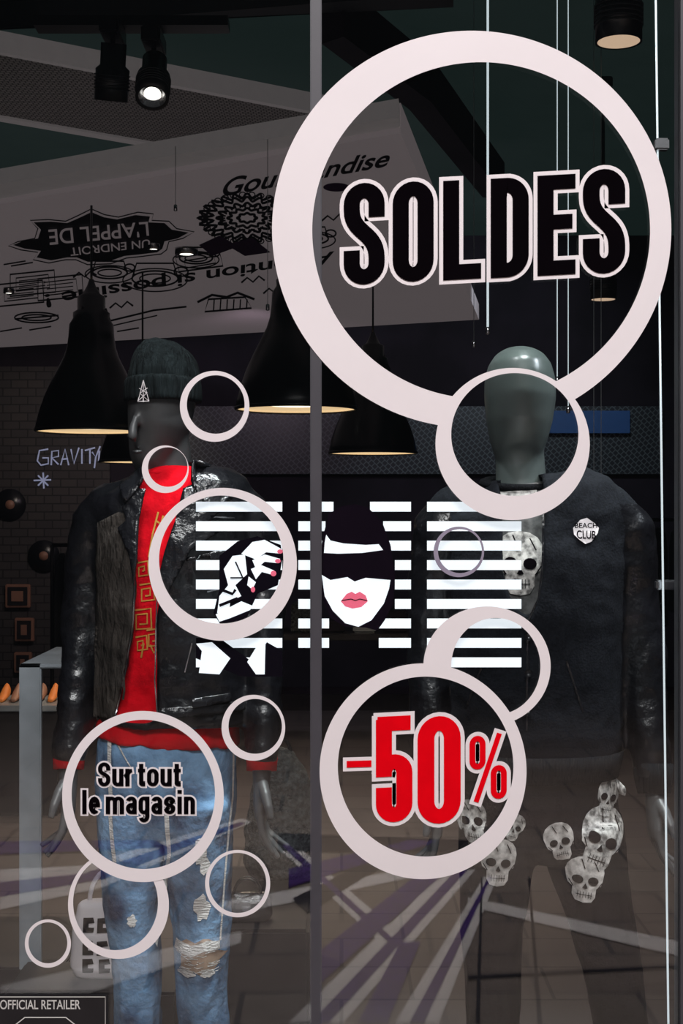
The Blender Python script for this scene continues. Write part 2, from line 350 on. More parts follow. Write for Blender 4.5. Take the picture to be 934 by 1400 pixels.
def pendant(px,py,rpx,depth,idx,top):
    s=empty('pendant_lamp' if idx==0 else 'pendant_lamp.%03d'%idx)
    c=W(px,py,depth); k=rpx/F*depth/75
    pr=[(75,0),(76,3),(74,12),(70,28),(63,48),(54,68),(44,88),(37,102),(33,115),(31,130),(30,146),(25,154),(25,162),(19,166),(19,184),(12,188),(6,199),(3,208)]
    lathe('shade',[(r*k,z*k) for r,z in pr],c,M['lampblk'],s)
    lathe('shade_lining',[(73.5*k,1*k),(70*k,8*k),(60*k,20*k)],c,M['lampin'],s)
    lathe('diffuser',[(.0001,5*k),(34*k,5*k)],c,M['lampcore'],s); lathe('reflector',[(34*k,5.2*k),(72*k,3*k)],c,M['lampin'],s)
    lathe('rim_ring',[(75*k,-1*k),(77*k,0),(77*k,3*k),(75*k,4*k)],c,M['lampblk'],s)
    for a in (0,2.1,4.2):
        cyl('rib',c+Vector((19*k*math.cos(a),19*k*math.sin(a),168*k)),c+Vector((26*k*math.cos(a),26*k*math.sin(a),148*k)),2*k,M['lampblk'],s,8)
    cyl('cord',c+Vector((0,0,204*k)),Vector((c.x,c.y,top)),.005,M['lampblk'],s,8)
pendant(125,590,75,5.8,0,HP); pendant(405,560,82,5.4,1,HP); pendant(510,620,60,7.4,2,HP); pendant(195,632,58,7.4,3,HP)

def track(px,py,depth,r,h,ax,idx,lit='spotlens',ztop=3.4,nm='track_spotlight'):
    s=empty(nm if idx==0 else nm+'.%03d'%idx); c=W(px,py,depth); ax=Vector(ax).normalized()
    lathe('can',[(r*.82,.004),(r,0),(r,h*.55),(r*.75,h*.62),(r*.75,h),(.0001,h)],c,M['lampblk'],s,32,-ax)
    for j in range(5): lathe('fin',[(r,h*.2+j*h*.06),(r*1.06,h*.2+j*h*.06),(r*1.06,h*.22+j*h*.06),(r,h*.22+j*h*.06)],c,M['beam'],s,32,-ax)
    lathe('reflector',[(r*.82,.005),(r*.45,.03)],c,M['metal'],s,32,-ax)
    if lit: lathe('lens',[(.0001,.02),(r*.5,.02)] if lit=='spotlens' else [(.0001,.002),(r*.95,.002)],c,M[lit],s,32,-ax)
    q=c-ax*h*.6
    cyl('stem',q,Vector((q.x,q.y,ztop)),.008,M['lampblk'],s,8); box('driver',(q.x-.03,q.y-.08,ztop-.05),(q.x+.03,q.y+.08,ztop),M['lampblk'],s,.005)
    return s
track(208,134,4.4,.052,.17,(.02,-.6,-1),0,ztop=3.0); track(152,138,4.4,.052,.17,(-.1,.3,-1),1,lit=None,ztop=3.0)
track(846,58,4.3,.070,.24,(0,-.0,-1),0,'warmlens',ztop=3.5,nm='cylinder_downlight'); track(825,410,6.6,.06,.2,(0,-.0,-1),1,'warmlens',ztop=3.5,nm='cylinder_downlight')
box('lighting_track',(-.95,4.38,3.0),(-.35,4.46,3.03),M['lampblk'])

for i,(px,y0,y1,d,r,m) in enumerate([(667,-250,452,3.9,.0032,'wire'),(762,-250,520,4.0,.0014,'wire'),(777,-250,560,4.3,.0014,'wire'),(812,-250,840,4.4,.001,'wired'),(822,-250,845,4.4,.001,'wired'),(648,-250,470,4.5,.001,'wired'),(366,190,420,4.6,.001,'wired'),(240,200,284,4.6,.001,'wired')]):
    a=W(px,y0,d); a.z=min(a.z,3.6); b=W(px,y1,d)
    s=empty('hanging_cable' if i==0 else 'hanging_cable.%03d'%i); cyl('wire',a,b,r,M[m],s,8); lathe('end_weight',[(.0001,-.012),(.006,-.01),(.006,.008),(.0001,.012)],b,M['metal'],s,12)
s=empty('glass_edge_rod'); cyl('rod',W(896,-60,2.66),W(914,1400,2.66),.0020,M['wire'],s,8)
box('clamp',W(896,806,2.68)-Vector((0,.01,0)),W(928,793,2.68)+Vector((0,.01,0)),M['metal'],s,.003); box('clamp_small',W(895,206,2.65)-Vector((0,.01,0)),W(914,190,2.65)+Vector((0,.01,0)),M['metal'],s,.003)

# back-of-shop furniture
box('diamond_plate_panel',W(250,648,10.74),W(905,556,10.78),M['plate'])
box('blue_highlight_patch',W(700,592,10.68),W(860,562,10.72),M['blue'])  # bluish highlight on the back wall, painted as a glowing slab
g=empty('wall_graffiti'); gm=lambda a,b: W(a,b,10.74)
G=[]
def gs(pts,w=2.2): G.append(ribbon(pts,w))
gs([(66,614),(54,616),(51,630),(56,636),(66,634),(66,626),(58,626)]);gs([(70,636),(71,617),(80,616),(80,624),(71,626),(80,635)]);gs([(83,636),(89,614),(94,636)]);gs([(84,628),(93,627)]);gs([(97,614),(101,634),(108,612)]);gs([(112,614),(112,634)]);gs([(116,616),(130,612)]);gs([(123,614),(123,634)]);gs([(126,618),(131,625),(137,610)]);gs([(131,625),(129,640)]);gs([(136,616),(135,630)])
gs([(52,650),(66,664)]);gs([(66,650),(52,664)]);gs([(46,657),(70,656)]);gs([(59,646),(60,668)])
flat('paint_strokes',G,gm,M['graf'],g)
for i,(px,py,h,wd_) in enumerate([(24,815,16,17),(33,861,16,13),(31,906,14,12)]):
    s=empty('picture_frame' if i==0 else 'picture_frame.%03d'%i); c=W(px,py,10.72); k=10.72/F
    box('frame',(c.x-wd_*k,10.72,c.z-h*k),(c.x+wd_*k,10.76,c.z+h*k),M['frame'],s,.006); box('mat',(c.x-(wd_-3.5)*k,10.712,c.z-(h-3.5)*k),(c.x+(wd_-3.5)*k,10.72,c.z+(h-3.5)*k),M['dark'],s); box('print',(c.x-(wd_-9)*k,10.706,c.z-(h-9)*k),(c.x+(wd_-9)*k,10.712,c.z+(h-9)*k),M['frame'],s)
for i,(px,py) in enumerate([(14,690),(60,760)]):
    s=empty('vinyl_record' if i==0 else 'vinyl_record.%03d'%i); c=W(px,py,10.75)
    lathe('disc',[(.0001,.01),(.12,.01),(.12,0)],c,M['lampblk'],s,48,(0,-1,0)); lathe('label',[(.0001,.013),(.035,.013),(.035,.01)],c,M['frame'],s,32,(0,-1,0))
s=empty('shoe_shelf'); y=7.2; a=W(-90,960,y); b=W(88,955,y)
box('top',(a.x,y-.2,a.z-.02),(b.x,y+.2,a.z+.01),M['acryl'],s,.004); box('body',(a.x,y-.18,0),(b.x,y+.18,a.z-.02),M['dark'],s)
for i in range(6):
    x=a.x+.36+i*.062; bm=bmesh.new()
    tube(bm,[(x,y-.10,a.z+.02),(x,y-.05,a.z+.03),(x,y+.0,a.z+.045),(x,y+.05,a.z+.055)],[(.015,.01),(.022,.018),(.022,.03),(.018,.04)],14,front=(0,0,1))
    fuse('shoe_%d'%i,bm,M['orange'] if i%2==0 else M['frame'],.006,2,s)
def rack(x0,x1,y,z,idx,n):
    s=empty('clothes_rack' if idx==0 else 'clothes_rack.%03d'%idx)
    cyl('rail',(x0,y,z),(x1,y,z),.012,M['lampblk'],s); cyl('leg_1',(x0,y,0),(x0,y,z),.012,M['lampblk'],s); cyl('leg_2',(x1,y,0),(x1,y,z),.012,M['lampblk'],s)
    for i in range(n):
        x=x0+.06+(x1-x0-.12)*i/(n-1); bm=bmesh.new(); L=random.uniform(.6,.85)
        tube(bm,[(x,y,z-.05),(x,y,z-.09),(x,y,z-.2),(x,y,z-L)],[(.012,.03),(.02,.18),(.025,.22),(.028,.23)],16)
        bobj('garment_%d'%i,bm,random.choice([M['wool'],M['dark'],M['rib'],M['wallb']]),s)
rack(-1.75,-1.15,8.6,1.3,0,7); rack(.9,2.6,9.2,1.45,1,14)
s=empty('display_table'); box('table_top',(-.75,8.6,.72),(.65,9.4,.76),M['dark'],s,.006)
for i,(x,y) in enumerate([(-.7,8.65),(.6,8.65),(-.7,9.35),(.6,9.35)]): box('leg_%d'%i,(x-.03,y-.03,0),(x+.03,y+.03,.72),M['dark'],s)
for i in range(7):
    x=-.62+i*.19; h=random.uniform(.06,.2); box('folded_stack_%d'%i,(x-.07,8.7,.76),(x+.07,9.0,.76+h),random.choice([M['fur'],M['rib'],M['acryl'],M['wallb']]),s,.01)

# display case with pale edges at left
s=empty('display_case'); y=3.9
a=W(26,908,y); b=W(56,1230,y)
box('edge_post',(a.x,y,0.02),(b.x,y+.02,a.z),M['acryl'],s,.003)
box('top_rail',(a.x,y,a.z-.012),(W(88,0,y).x,y+.5,a.z),M['acryl'],s,.003)
box('base',(a.x-.5,y,0),(W(88,0,y).x,y+.5,.25),M['dark'],s,.005)
box('back_post',(W(108,0,y).x-.02,y+.48,0),(W(108,0,y).x,y+.5,a.z),M['acryl'],s,.003)
zp=W(0,1335,3.75).z
s=empty('display_plinth'); box('block',(W(20,0,3.75).x,3.62,0),(W(250,0,3.75).x,3.88,zp),M['dark'],s,.008)
bg=empty('patterned_bag'); bm=bmesh.new()
c=W(150,1290,3.75); tube(bm,[(c.x,3.76,zp+.004),(c.x,3.76,zp+.03),(c.x,3.76,zp+.12),(c.x,3.76,zp+.19),(c.x,3.76,zp+.2)],[(.09,.05),(.105,.06),(.10,.055),(.085,.035),(.07,.02)],28,ex=.7)
bag=fuse('bag_body',bm,M['vinyl'],.006,3,bg); tb=bvh(bag)
for i,(x,y) in enumerate([(112,1258),(132,1258),(112,1288),(132,1288),(158,1262),(178,1262),(158,1290),(112,1312),(135,1312),(178,1290),(165,1314)]):
    drape('block_%d'%i,[(x,y),(x+14,y-1),(x+16,y+6),(x+8,y+7),(x+8,y+12),(x+16,y+12),(x+15,y+18),(x,y+19)],tb,3.70,.002,M['black'],bg)
bm=bmesh.new(); tube(bm,[(c.x+.055*math.cos(t),3.76,zp+.19+.09*math.sin(t)) for t in [i*math.pi/12 for i in range(13)]],[.006]*13,10); bobj('handle',bm,M['vinyl'],bg)
zp2=W(0,1245,4.3).z
s=empty('display_plinth.001'); box('block',(W(290,0,4.3).x,4.1,0),(W(425,0,4.3).x,4.85,zp2),M['dark'],s,.01)
hb=empty('handbag'); c=W(340,1235,4.25); bm=bmesh.new()
tube(bm,[(c.x,4.2,zp2+.003),(c.x,4.2,zp2+.02),(c.x,4.2,zp2+.06),(c.x,4.2,zp2+.085)],[(.065,.04),(.075,.045),(.07,.035),(.055,.012)],24,ex=.6)
fuse('bag_body',bm,M['leather2'],.005,2,hb)
for k in (-.012,.012):
    bm=bmesh.new(); tube(bm,[(c.x+.04*math.cos(t),4.2+k,zp2+.075+.05*math.sin(t)) for t in [i*math.pi/12 for i in range(13)]],[.004]*13,8); bobj('strap',bm,M['leather2'],hb)
box('clasp',(c.x-.012,4.15,zp2+.04),(c.x+.012,4.155,zp2+.055),M['metal'],hb,.001)
bp=empty('fleece_backpack'); c=W(385,1200,4.65); bm=bmesh.new(); zq=zp2+.014
tube(bm,[(c.x,4.65,zq),(c.x,4.65,zq+.05),(c.x,4.65,zq+.2),(c.x,4.65,zq+.33),(c.x-.01,4.65,zq+.40),(c.x-.01,4.65,zq+.42)],[(.10,.07),(.125,.10),(.115,.10),(.09,.08),(.05,.05),(.02,.02)],28)
tube(bm,[(c.x,4.55,zq+.03),(c.x,4.54,zq+.1),(c.x,4.56,zq+.17)],[(.07,.03),(.08,.04),(.06,.02)],20)
fuse('pack_body',bm,M['fur'],.009,3,bp,fold=.012,fs=(25,25,25))
bm=bmesh.new(); tube(bm,[(c.x+.03*math.cos(t),4.65,zq+.40+.05*math.sin(t)) for t in [i*math.pi/10 for i in range(11)]],[.006]*11,8); bobj('grab_loop',bm,M['rib'],bp)

# ================= MANNEQUIN PARTS =================
def hand(name,wr,d,side,sc,mat,parent):
    bm=bmesh.new(); wr=Vector(wr); D=Vector(d).normalized(); Fw=Vector((0,-1,0)); Fw=(Fw-D*Fw.dot(D)).normalized(); S=D.cross(Fw)*side
    P=lambda a,b,c: wr+(D*a+Fw*b+S*c)*sc
    tube(bm,[P(-.05,0,0),P(0,0,0),P(.03,.0,0),P(.07,0,0),P(.09,0,0)],[(.024*sc,.03*sc),(.020*sc,.027*sc),(.019*sc,.036*sc),(.016*sc,.041*sc),(.013*sc,.039*sc)],20)
    for i,(b,L) in enumerate([(.030,.072),(.010,.082),(-.010,.076),(-.029,.060)]):
        cu=.012+.004*i
        tube(bm,[P(.075,b*.95,0),P(.09,b,.002),P(.09+L*.42,b*1.05,cu*.6),P(.09+L*.75,b*1.0,cu*1.7),P(.09+L,b*.95,cu*2.7)],[.0095*sc,.0095*sc,.0085*sc,.0078*sc,.006*sc],10)
    tube(bm,[P(.012,.022,.004),P(.035,.044,.012),P(.062,.056,.02),P(.088,.058,.026)],[.013*sc,.012*sc,.010*sc,.007*sc],10)
    return fuse(name,bm,mat,.0035,2,parent)

def cut_front(o,tab,yaxis,yf):
    bm=bmesh.new(); bm.from_mesh(o.data); rm=[]
    def rng(py):
        for a,b in zip(tab,tab[1:]):
            if a[0]<=py<=b[0]:
                t=(py-a[0])/(b[0]-a[0]); return a[1]+(b[1]-a[1])*t,a[2]+(b[2]-a[2])*t
        return None
    for f in bm.faces:
        c=f.calc_center_median()
        if c.y<yaxis-.01:
            px=467+F*c.x/yf; py=700-F*(c.z-CZ)/yf; r=rng(py)
            if r and r[0]<px<r[1]: rm.append(f)
    bmesh.ops.delete(bm,geom=rm,context='FACES')
    bd=[v for v in bm.verts if v.is_boundary]
    for _ in range(12):
        new={}
        for v in bd:
            nb=[e.other_vert(v) for e in v.link_edges if e.is_boundary]
            if len(nb)==2: new[v]=v.co*.5+(nb[0].co+nb[1].co)*.25
        for v,c in new.items(): v.co=c
    bm.to_mesh(o.data); bm.free()

# ---------------- LEFT MANNEQUIN ----------------
D=3.25; S=F/D
def m(px,py,dy=0,D_=D):
    v=W(px,py,D_); v.y+=dy; return v
man=empty('mannequin')
bm=bmesh.new()
tube(bm,[m(236,700),m(234,668,.01),m(232,640,.01),m(230,610,.01),m(228,590)],[.075,.058,.050,.050,.045],28)
hs=[(210,643,12,.03,-.04),(209,638,23,.05,-.03),(209,626,31,.07,-.015),(213,605,38,.088,0),(218,580,43,.10,.0),(221,550,46,.108,.0),(224,520,46,.108,.005),(226,500,42,.098,.01),(228,485,32,.075,.01),(228,476,14,.04,.01)]
tube(bm,[m(a,b,f) for a,b,c,d,f in hs],[(c/S,d) for a,b,c,d,f in hs],32)
tube(bm,[m(196,566,-.082),m(191,588,-.10),m(190,600,-.104),m(193,606,-.088)],[(.008,.01),(.010,.012),(.013,.014),(.006,.008)],12)
tube(bm,[m(186,618,-.07),m(195,620,-.088),m(205,620,-.083)],[.005,.008,.005],10,front=(0,0,1))
fuse('head_and_neck',bm,M['skin'],.006,7,man)
bm=bmesh.new(); tube(bm,[m(248,570,-.03),m(252,580,-.03),m(249,598,-.03)],[(.006,.012),(.008,.016),(.005,.008)],12); fuse('ear',bm,M['skin'],.004,2,man)
bm=bmesh.new()
hs=[(224,548,50,.118),(224,530,50.5,.12),(224,512,49,.118),(224,495,45,.110),(223,481,38,.095),(224,470,28,.07),(225,464,15,.038)]
tube(bm,[m(a,b,.005) for a,b,c,d in hs],[(c/S,d) for a,b,c,d in hs],40)
fuse('beanie_crown',bm,M['beanie'],.007,4,man,fold=.005,fs=(14,14,20))
bm=bmesh.new()
hs=[((170,545),(275,556)),((169,538),(276,550)),((170,522),(275,528)),((173,514),(272,520))]
tube(bm,[m((a[0]+b[0])/2,(a[1]+b[1])/2,.005) for a,b in hs],[((b[0]-a[0])/2/S,.128) for a,b in hs],48)
cf=fuse('beanie_cuff',bm,M['beanie'],.006,2,man)
tb=bvh(cf)
for i,l in enumerate([[(187,548),(195,519)],[(195,519),(203,548)],[(187,548),(203,548)],[(195,519),(195,549)],[(189,530),(200,537)],[(201,530),(190,537)],[(190,537),(203,548)],[(201,536),(187,548)]]):
    drape_line('logo_line_%d'%i,l,1.0,tb,3.12,.002+.0003*i,M['vinyl'],man)
bm=bmesh.new()
sh=[(228,640,36,.055),(229,652,44,.062),(231,664,72,.078),(234,690,100,.095),(236,760,94,.118),(236,850,88,.112),(234,930,90,.108),(230,985,97,.115),(228,1013,99,.118)]
tube(bm,[m(a,b) for a,b,c,d in sh],[(c/S,d) for a,b,c,d in sh],40,ex=.9)
shirt=fuse('red_jersey',bm,M['redcloth'],.008,3,man,fold=.010,fs=(16,16,6))
tb=bvh(shirt)
bm=bmesh.new(); tube(bm,[m(229+34*math.cos(t),648,-.054*math.sin(t)) for t in [i*math.pi/12 for i in range(25)]],[.008]*25,10,front=(0,0,1)); bobj('shirt_collar',bm,M['redcloth'],man)
keys=[]
for j,(x,y,s) in enumerate([(186,770,16),(190,800,20),(182,835,24),(200,862,20),(184,872,16)]):
    keys.append([(x,y),(x+s,y-3),(x+s+1,y+s),(x+3,y+s+2),(x+3,y+6),(x+s-5,y+4),(x+s-5,y+s-6),(x+8,y+s-5)])
keys+=[[(215,700),(208,730),(203,762)],[(222,705),(214,740),(208,770)],[(212,712),(222,718)],[(207,735),(215,742)],[(196,880),(192,900)],[(205,882),(210,893),(218,884)],[(184,800),(182,830)]]
for i,l in enumerate(keys): drape_line('gold_key_%d'%i,l,2.4,tb,3.13,.003,M['gold'],man)
bm=bmesh.new()
js=[(228,634,42,.066),(229,645,50,.075),(232,656,84,.098),(234,670,108,.112),(237,695,116,.125),(238,760,110,.145),(238,850,103,.140),(239,930,103,.135),(242,975,106,.138),(242,986,106,.138)]
tube(bm,[m(a,b) for a,b,c,d in js],[(c/S,d) for a,b,c,d in js],44,ex=.92)
al=[(182,668),(152,682),(130,712),(119,780),(114,860),(108,950),(101,1034)]; ar=[(288,668),(322,682),(345,710),(355,780),(358,860),(361,950),(360,1036)]
rr=[(.030,.05),(.046,.058),(.056,.064),(.053,.062),(.049,.058),(.044,.054),(.037,.045)]
dy=[0,0,0,.01,.0,-.03,-.06]
for A in (al,ar): tube(bm,[m(a,b,k) for (a,b),k in zip(A,dy)],rr,28)
jk=fuse('leather_jacket',bm,M['leather'],.008,7,man,fold=.012,fs=(11,11,17),seed=3)
cut_front(jk,[(560,192,262),(660,190,262),(700,187,252),(760,186,228),(850,182,214),(930,168,212),(992,150,216)],D,3.11)
sm=jk.modifiers.new('t','SOLIDIFY'); sm.thickness=.006; sm.offset=-1
tj=bvh(jk)
for nm,pl,off in [('lapel_right',[(250,668),(285,652),(318,668),(300,700),(285,712),(298,728),(262,752),(236,800),(222,835),(216,800),(226,755),(240,712)],.016),
 ('collar_right',[(262,628),(300,640),(322,668),(300,700),(280,690),(262,662)],.022),
 ('lapel_left',[(198,668),(186,668),(165,690),(172,712),(160,722),(178,760),(184,800),(189,760),(190,710)],.014),
 ('collar_left',[(200,632),(182,640),(160,665),(170,688),(188,668),(198,650)],.02),
 ('pocket_flap',[(285,755),(330,748),(332,758),(287,766)],.006),('shoulder_epaulette',[(300,664),(338,682),(334,694),(298,680)],.010),
 ('waist_strap',[(218,968),(332,962),(332,976),(218,982)],.006),('belt_tab',[(262,955),(312,950),(314,962),(264,968)],.012),
 ('yoke_seam',[(255,762),(345,745),(345,749),(255,767)],.004)]:
    drape(nm,pl,tj,3.11,off,M['leather2'],man,.009,.006)
for i,l in enumerate([[(252,670),(240,715),(227,757),(216,805),(214,860),(212,930),(216,984)],[(186,700),(185,760),(181,850),(167,930),(152,988)],[(282,810),(330,800)],[(252,920),(262,880)],[(275,706),(318,708)],[(235,975),(300,970)]]):
    drape_line('zip_%d'%i,l,1.8,tj,3.10,.006 if i else .018,M['metal'],man)
drape('knit_panel',[(128,715),(160,700),(182,705),(184,760),(180,850),(166,930),(152,985),(118,988),(122,850)],tj,3.11,.007,M['knit'],man,.012,.004)
for i,x in enumerate((135,150,165)):
    drape_line('knit_cable_%d'%i,[(x+4*math.sin(k*.9),720+k*14) for k in range(18)],3,tj,3.11,.013,M['knit'],man,.02)
for i,(A,sd) in enumerate(((al,1),(ar,-1))):
    c=m(A[-1][0],A[-1][1],-.06); bm=bmesh.new(); tube(bm,[c+Vector((0,.005,.02)),c+Vector((0,-.004,-.018))],[(.036,.041),(.034,.038)],24); bobj('red_cuff_%d'%(i+1),bm,M['redcloth'],man)
    hand('hand_%d'%(i+1),c+Vector((0,-.006,-.035)),(0.02*sd,-.18,-1),sd,1.0,M['skin'],man)
bm=bmesh.new()
hp=[(226,985,88,.10),(226,1020,95,.115),(226,1070,96,.118),(228,1120,92,.11),(228,1140,70,.09)]
tube(bm,[m(a,b) for a,b,c,d in hp],[(c/S,d) for a,b,c,d in hp],36)
lg=[[(180,1090,46,.105),(182,1150,46,.10),(184,1250,37,.078),(187,1320,34,.072),(190,1400,32,.07),(192,1500,28,.06),(193,1575,25,.055)],
    [(272,1090,46,.105),(274,1150,44,.10),(276,1250,40,.082),(277,1320,35,.075),(282,1400,33,.07),(286,1500,28,.06),(288,1575,25,.055)]]
for i,Lg in enumerate(lg): tube(bm,[m(a,b,-.01-.02*i) for a,b,c,d in Lg],[(c/S,d) for a,b,c,d in Lg],28)
je=fuse('ripped_jeans',bm,M['denim'],.008,3,man,fold=.012,fs=(18,18,9),seed=7); tq=bvh(je)
def blob(cx,cy,rx,ry,n=18,j=.25): return [(cx+rx*math.cos(2*math.pi*i/n)*(1+random.uniform(-j,j)),cy+ry*math.sin(2*math.pi*i/n)*(1+random.uniform(-j,j))) for i in range(n)]
drape('rip_knee',blob(272,1308,30,24),tq,3.15,.003,M['tan'],man); drape('rip_fringe_top',[(236,1300),(240,1284),(262,1290),(285,1284),(300,1288),(300,1300),(280,1298),(262,1306),(248,1302)],tq,3.15,.006,M['thread'],man)
for i,(a,b,c,d) in enumerate([(276,1160,9,20),(282,1180,6,12),(277,1238,10,18),(180,1260,6,9),(285,1330,9,5),(255,1330,12,5)]): drape('rip_%d'%i,blob(a,b,c,d),tq,3.15,.004,M['thread'],man)
for i in range(26):
    x=random.uniform(246,298); y=random.uniform(1296,1328)
    drape_line('thread_%d'%i,[(x-random.uniform(3,10),y),(x,y+random.uniform(-2,3)),(x+random.uniform(3,8),y)],1,tq,3.15,.006,M['thread'],man,.02)
for i,l in enumerate([[(146,1012),(148,1060),(150,1120),(156,1180)],[(228,1110),(230,1170),(222,1215),(210,1300)],[(316,1020),(314,1100),(308,1180),(300,1290)],[(255,1015),(300,1020)],[(160,1020),(180,1050),(150,1070)]]):
    drape_line('seam_%d'%i,l,6 if i<2 else 2.2,tq,3.14,.005,M['thread'],man)
def shoe(c,parent,nm):
    bm=bmesh.new(); x,y=c
    tube(bm,[(x,y+.07,.05),(x,y+.03,.06),(x,y-.04,.055),(x,y-.12,.04),(x,y-.19,.032),(x,y-.22,.03)],[(.035,.045),(.042,.058),(.045,.05),(.048,.038),(.04,.03),(.02,.02)],20,front=(0,0,1)); tube(bm,[(x,y+.02,.04),(x,y+.02,.16)],[.045,.048],20)
    return fuse(nm,bm,M['leather2'],.008,3,parent)
for i,px in enumerate((193,288)): shoe((m(px,1590).x,D-.02),man,'shoe_%d'%(i+1))
lathe('base_plate',[(.0001,.012),(.19,.012),(.2,.006),(.2,.0005)],(m(240,1600).x,D+.03,0),M['metal'],man,48)

# ---------------- RIGHT MANNEQUIN ----------------
D2=3.05; S2=F/D2
def r(px,py,dy=0): return m(px,py,dy,D2)
ma2=empty('mannequin.001')
bm=bmesh.new()
tube(bm,[r(714,712),r(714,680,.01),r(713,655,.01),r(712,630,.01),r(711,600)],[.08,.060,.054,.053,.05],28)
hs=[(708,641,9,.02,-.035),(708,636,21,.045,-.022),(708,624,31,.07,-.01),(709,602,39,.088,0),(710,575,45,.10,.0),(711,545,48.5,.11,.0),(711,520,48,.110,.005),(711,500,43,.10,.008),(711,485,33,.078,.01),(711,476,19,.045,.01),(711,473,6,.015,.01)]
tube(bm,[r(a,b,f) for a,b,c,d,f in hs],[(c/S2,d) for a,b,c,d,f in hs],36)
fuse('egg_head_and_neck',bm,M['skin2'],.006,7,ma2)
bm=bmesh.new()
sh=[(714,662,44,.062),(716,676,66,.075),(720,700,104,.09),(724,770,104,.122),(726,850,98,.118),(728,950,98,.112),(730,1020,102,.115)]
tube(bm,[r(a,b) for a,b,c,d in sh],[(c/S2,d) for a,b,c,d in sh],40,ex=.9)
tee=fuse('printed_tee',bm,M['tee'],.008,3,ma2); tt=bvh(tee)
def skull(nm,cx,cy,w,rot,tree,yf,off,mat,parent,flipx=1):
    o=[(-.5,.25),(-.47,.42),(-.38,.56),(-.22,.66),(0,.70),(.22,.66),(.38,.56),(.47,.42),(.5,.25),(.46,.02),(.42,-.12),(.30,-.2),(.29,-.45),(.2,-.6),(0,-.64),(-.2,-.6),(-.29,-.45),(-.30,-.2),(-.42,-.12),(-.46,.02)]
    c,s=math.cos(rot),math.sin(rot)
    T=lambda p:(cx+w*(p[0]*flipx*c-p[1]*s),cy-w*(p[0]*flipx*s+p[1]*c))
    drape(nm,[T(p) for p in o],tree,yf,off,mat,parent,.006)
    for k,(ex,ey) in enumerate([(-.2,.04),(.2,.02)]): drape(nm+'_eye_%d'%k,[T(p) for p in ell(ex,ey,.14,.12,14)],tree,yf,off+.003,M['black'],parent)
    drape(nm+'_nose',[T(p) for p in [(0,-.05),(.07,-.19),(.02,-.21),(-.02,-.21),(-.07,-.19)]],tree,yf,off+.003,M['black'],parent)
    drape(nm+'_mouth',[T(p) for p in [(-.2,-.39),(.2,-.39),(.2,-.41),(-.2,-.41)]],tree,yf,off+.003,M['black'],parent)
    for k in range(6):
        x=-.17+k*.068; drape(nm+'_tooth_%d'%k,[T(p) for p in [(x,-.30),(x+.012,-.30),(x+.012,-.49),(x,-.49)]],tree,yf,off+.003,M['black'],parent)
    for k,(a,b) in enumerate([((-.42,-.02),(-.3,-.2)),((.42,-.02),(.3,-.2)),((-.15,.62),(-.05,.35)),((.2,.55),(.32,.3))]):
        drape(nm+'_shade_%d'%k,[T(a),T((a[0]+.03,a[1])),T((b[0]+.03,b[1])),T(b)],tree,yf,off+.003,M['black'],parent)
skull('tee_skull',711,772,66,.0,tt,2.93,.004,M['skull'],ma2)
drape('tee_neck_band',[(688,672),(738,668),(738,680),(690,684)],tt,2.93,.004,M['skull'],ma2)
bm=bmesh.new()
js=[(714,652,48,.07),(715,660,58,.082),(718,668,88,.10),(723,680,116,.115),(727,705,130,.128),(728,770,128,.15),(728,860,120,.145),(729,950,119,.138),(730,1015,120,.138),(730,1030,118,.136)]
tube(bm,[r(a,b) for a,b,c,d in js],[(c/S2,d) for a,b,c,d in js],44,ex=.92)
a1=[(655,678),(625,690),(602,722),(593,800),(589,880),(588,970),(592,1055)]; a2=[(795,678),(830,690),(854,722),(867,800),(874,880),(880,970),(886,1058)]
rr=[(.030,.05),(.047,.06),(.060,.068),(.056,.066),(.052,.06),(.046,.054),(.038,.044)]; dy=[0,0,0,.01,0,-.03,-.055]
for A in (a1,a2): tube(bm,[r(a,b,k) for (a,b),k in zip(A,dy)],rr,28)
vj=fuse('varsity_jacket',bm,M['wool'],.008,7,ma2,fold=.012,fs=(10,10,12),seed=11)
cut_front(vj,[(600,684,744),(672,686,745),(720,686,744),(780,686,742),(818,696,736),(845,716,722)],D2,2.92)
vj.data.materials.append(M['leather'])
for p in vj.data.polygons:
    px=467+F*p.center.x/D2; py=700-F*(p.center.z-CZ)/D2
    if px>845-max(0,(720-py))*.15 and py>690 or px<613 and py>690: p.material_index=1
sm=vj.modifiers.new('t','SOLIDIFY'); sm.thickness=.006; sm.offset=-1
tv=bvh(vj)
bm=bmesh.new(); tube(bm,[r(714+50*math.cos(t),660,-.075*math.sin(t)+.01)+Vector((0,0,-.012*math.sin(t))) for t in [math.pi*1.5+.28+i*(2*math.pi-.56)/28 for i in range(29)]],[(.014,.008)]*29,10,front=(0,0,1))
bobj('rib_collar',bm,M['rib'],ma2)
bm=bmesh.new(); tube(bm,[r(730,1022),r(730,1040),r(730,1058)],[(122/S2,.142),(119/S2,.138),(114/S2,.132)],44,ex=.92); bobj('rib_hem',bm,M['rib'],ma2)
for i,(A,sd) in enumerate(((a1,1),(a2,-1))):
    c=r(A[-1][0],A[-1][1],-.055); bm=bmesh.new(); tube(bm,[c+Vector((0,.006,.03)),c,c+Vector((0,-.006,-.03))],[(.042,.048),(.040,.044),(.034,.038)],24); bobj('rib_cuff_%d'%(i+1),bm,M['rib'],ma2)
    hand('hand_%d'%(i+1),c+Vector((0,-.01,-.035)),(.01*sd,-.2,-1),sd,.98,M['skin'],ma2)
drape('chest_badge',[(786,722),(796,711),(806,708),(818,716),(824,722),(822,729),(812,741),(803,744),(794,738),(787,731)],tv,2.9,.004,M['vinyl'],ma2,.006)
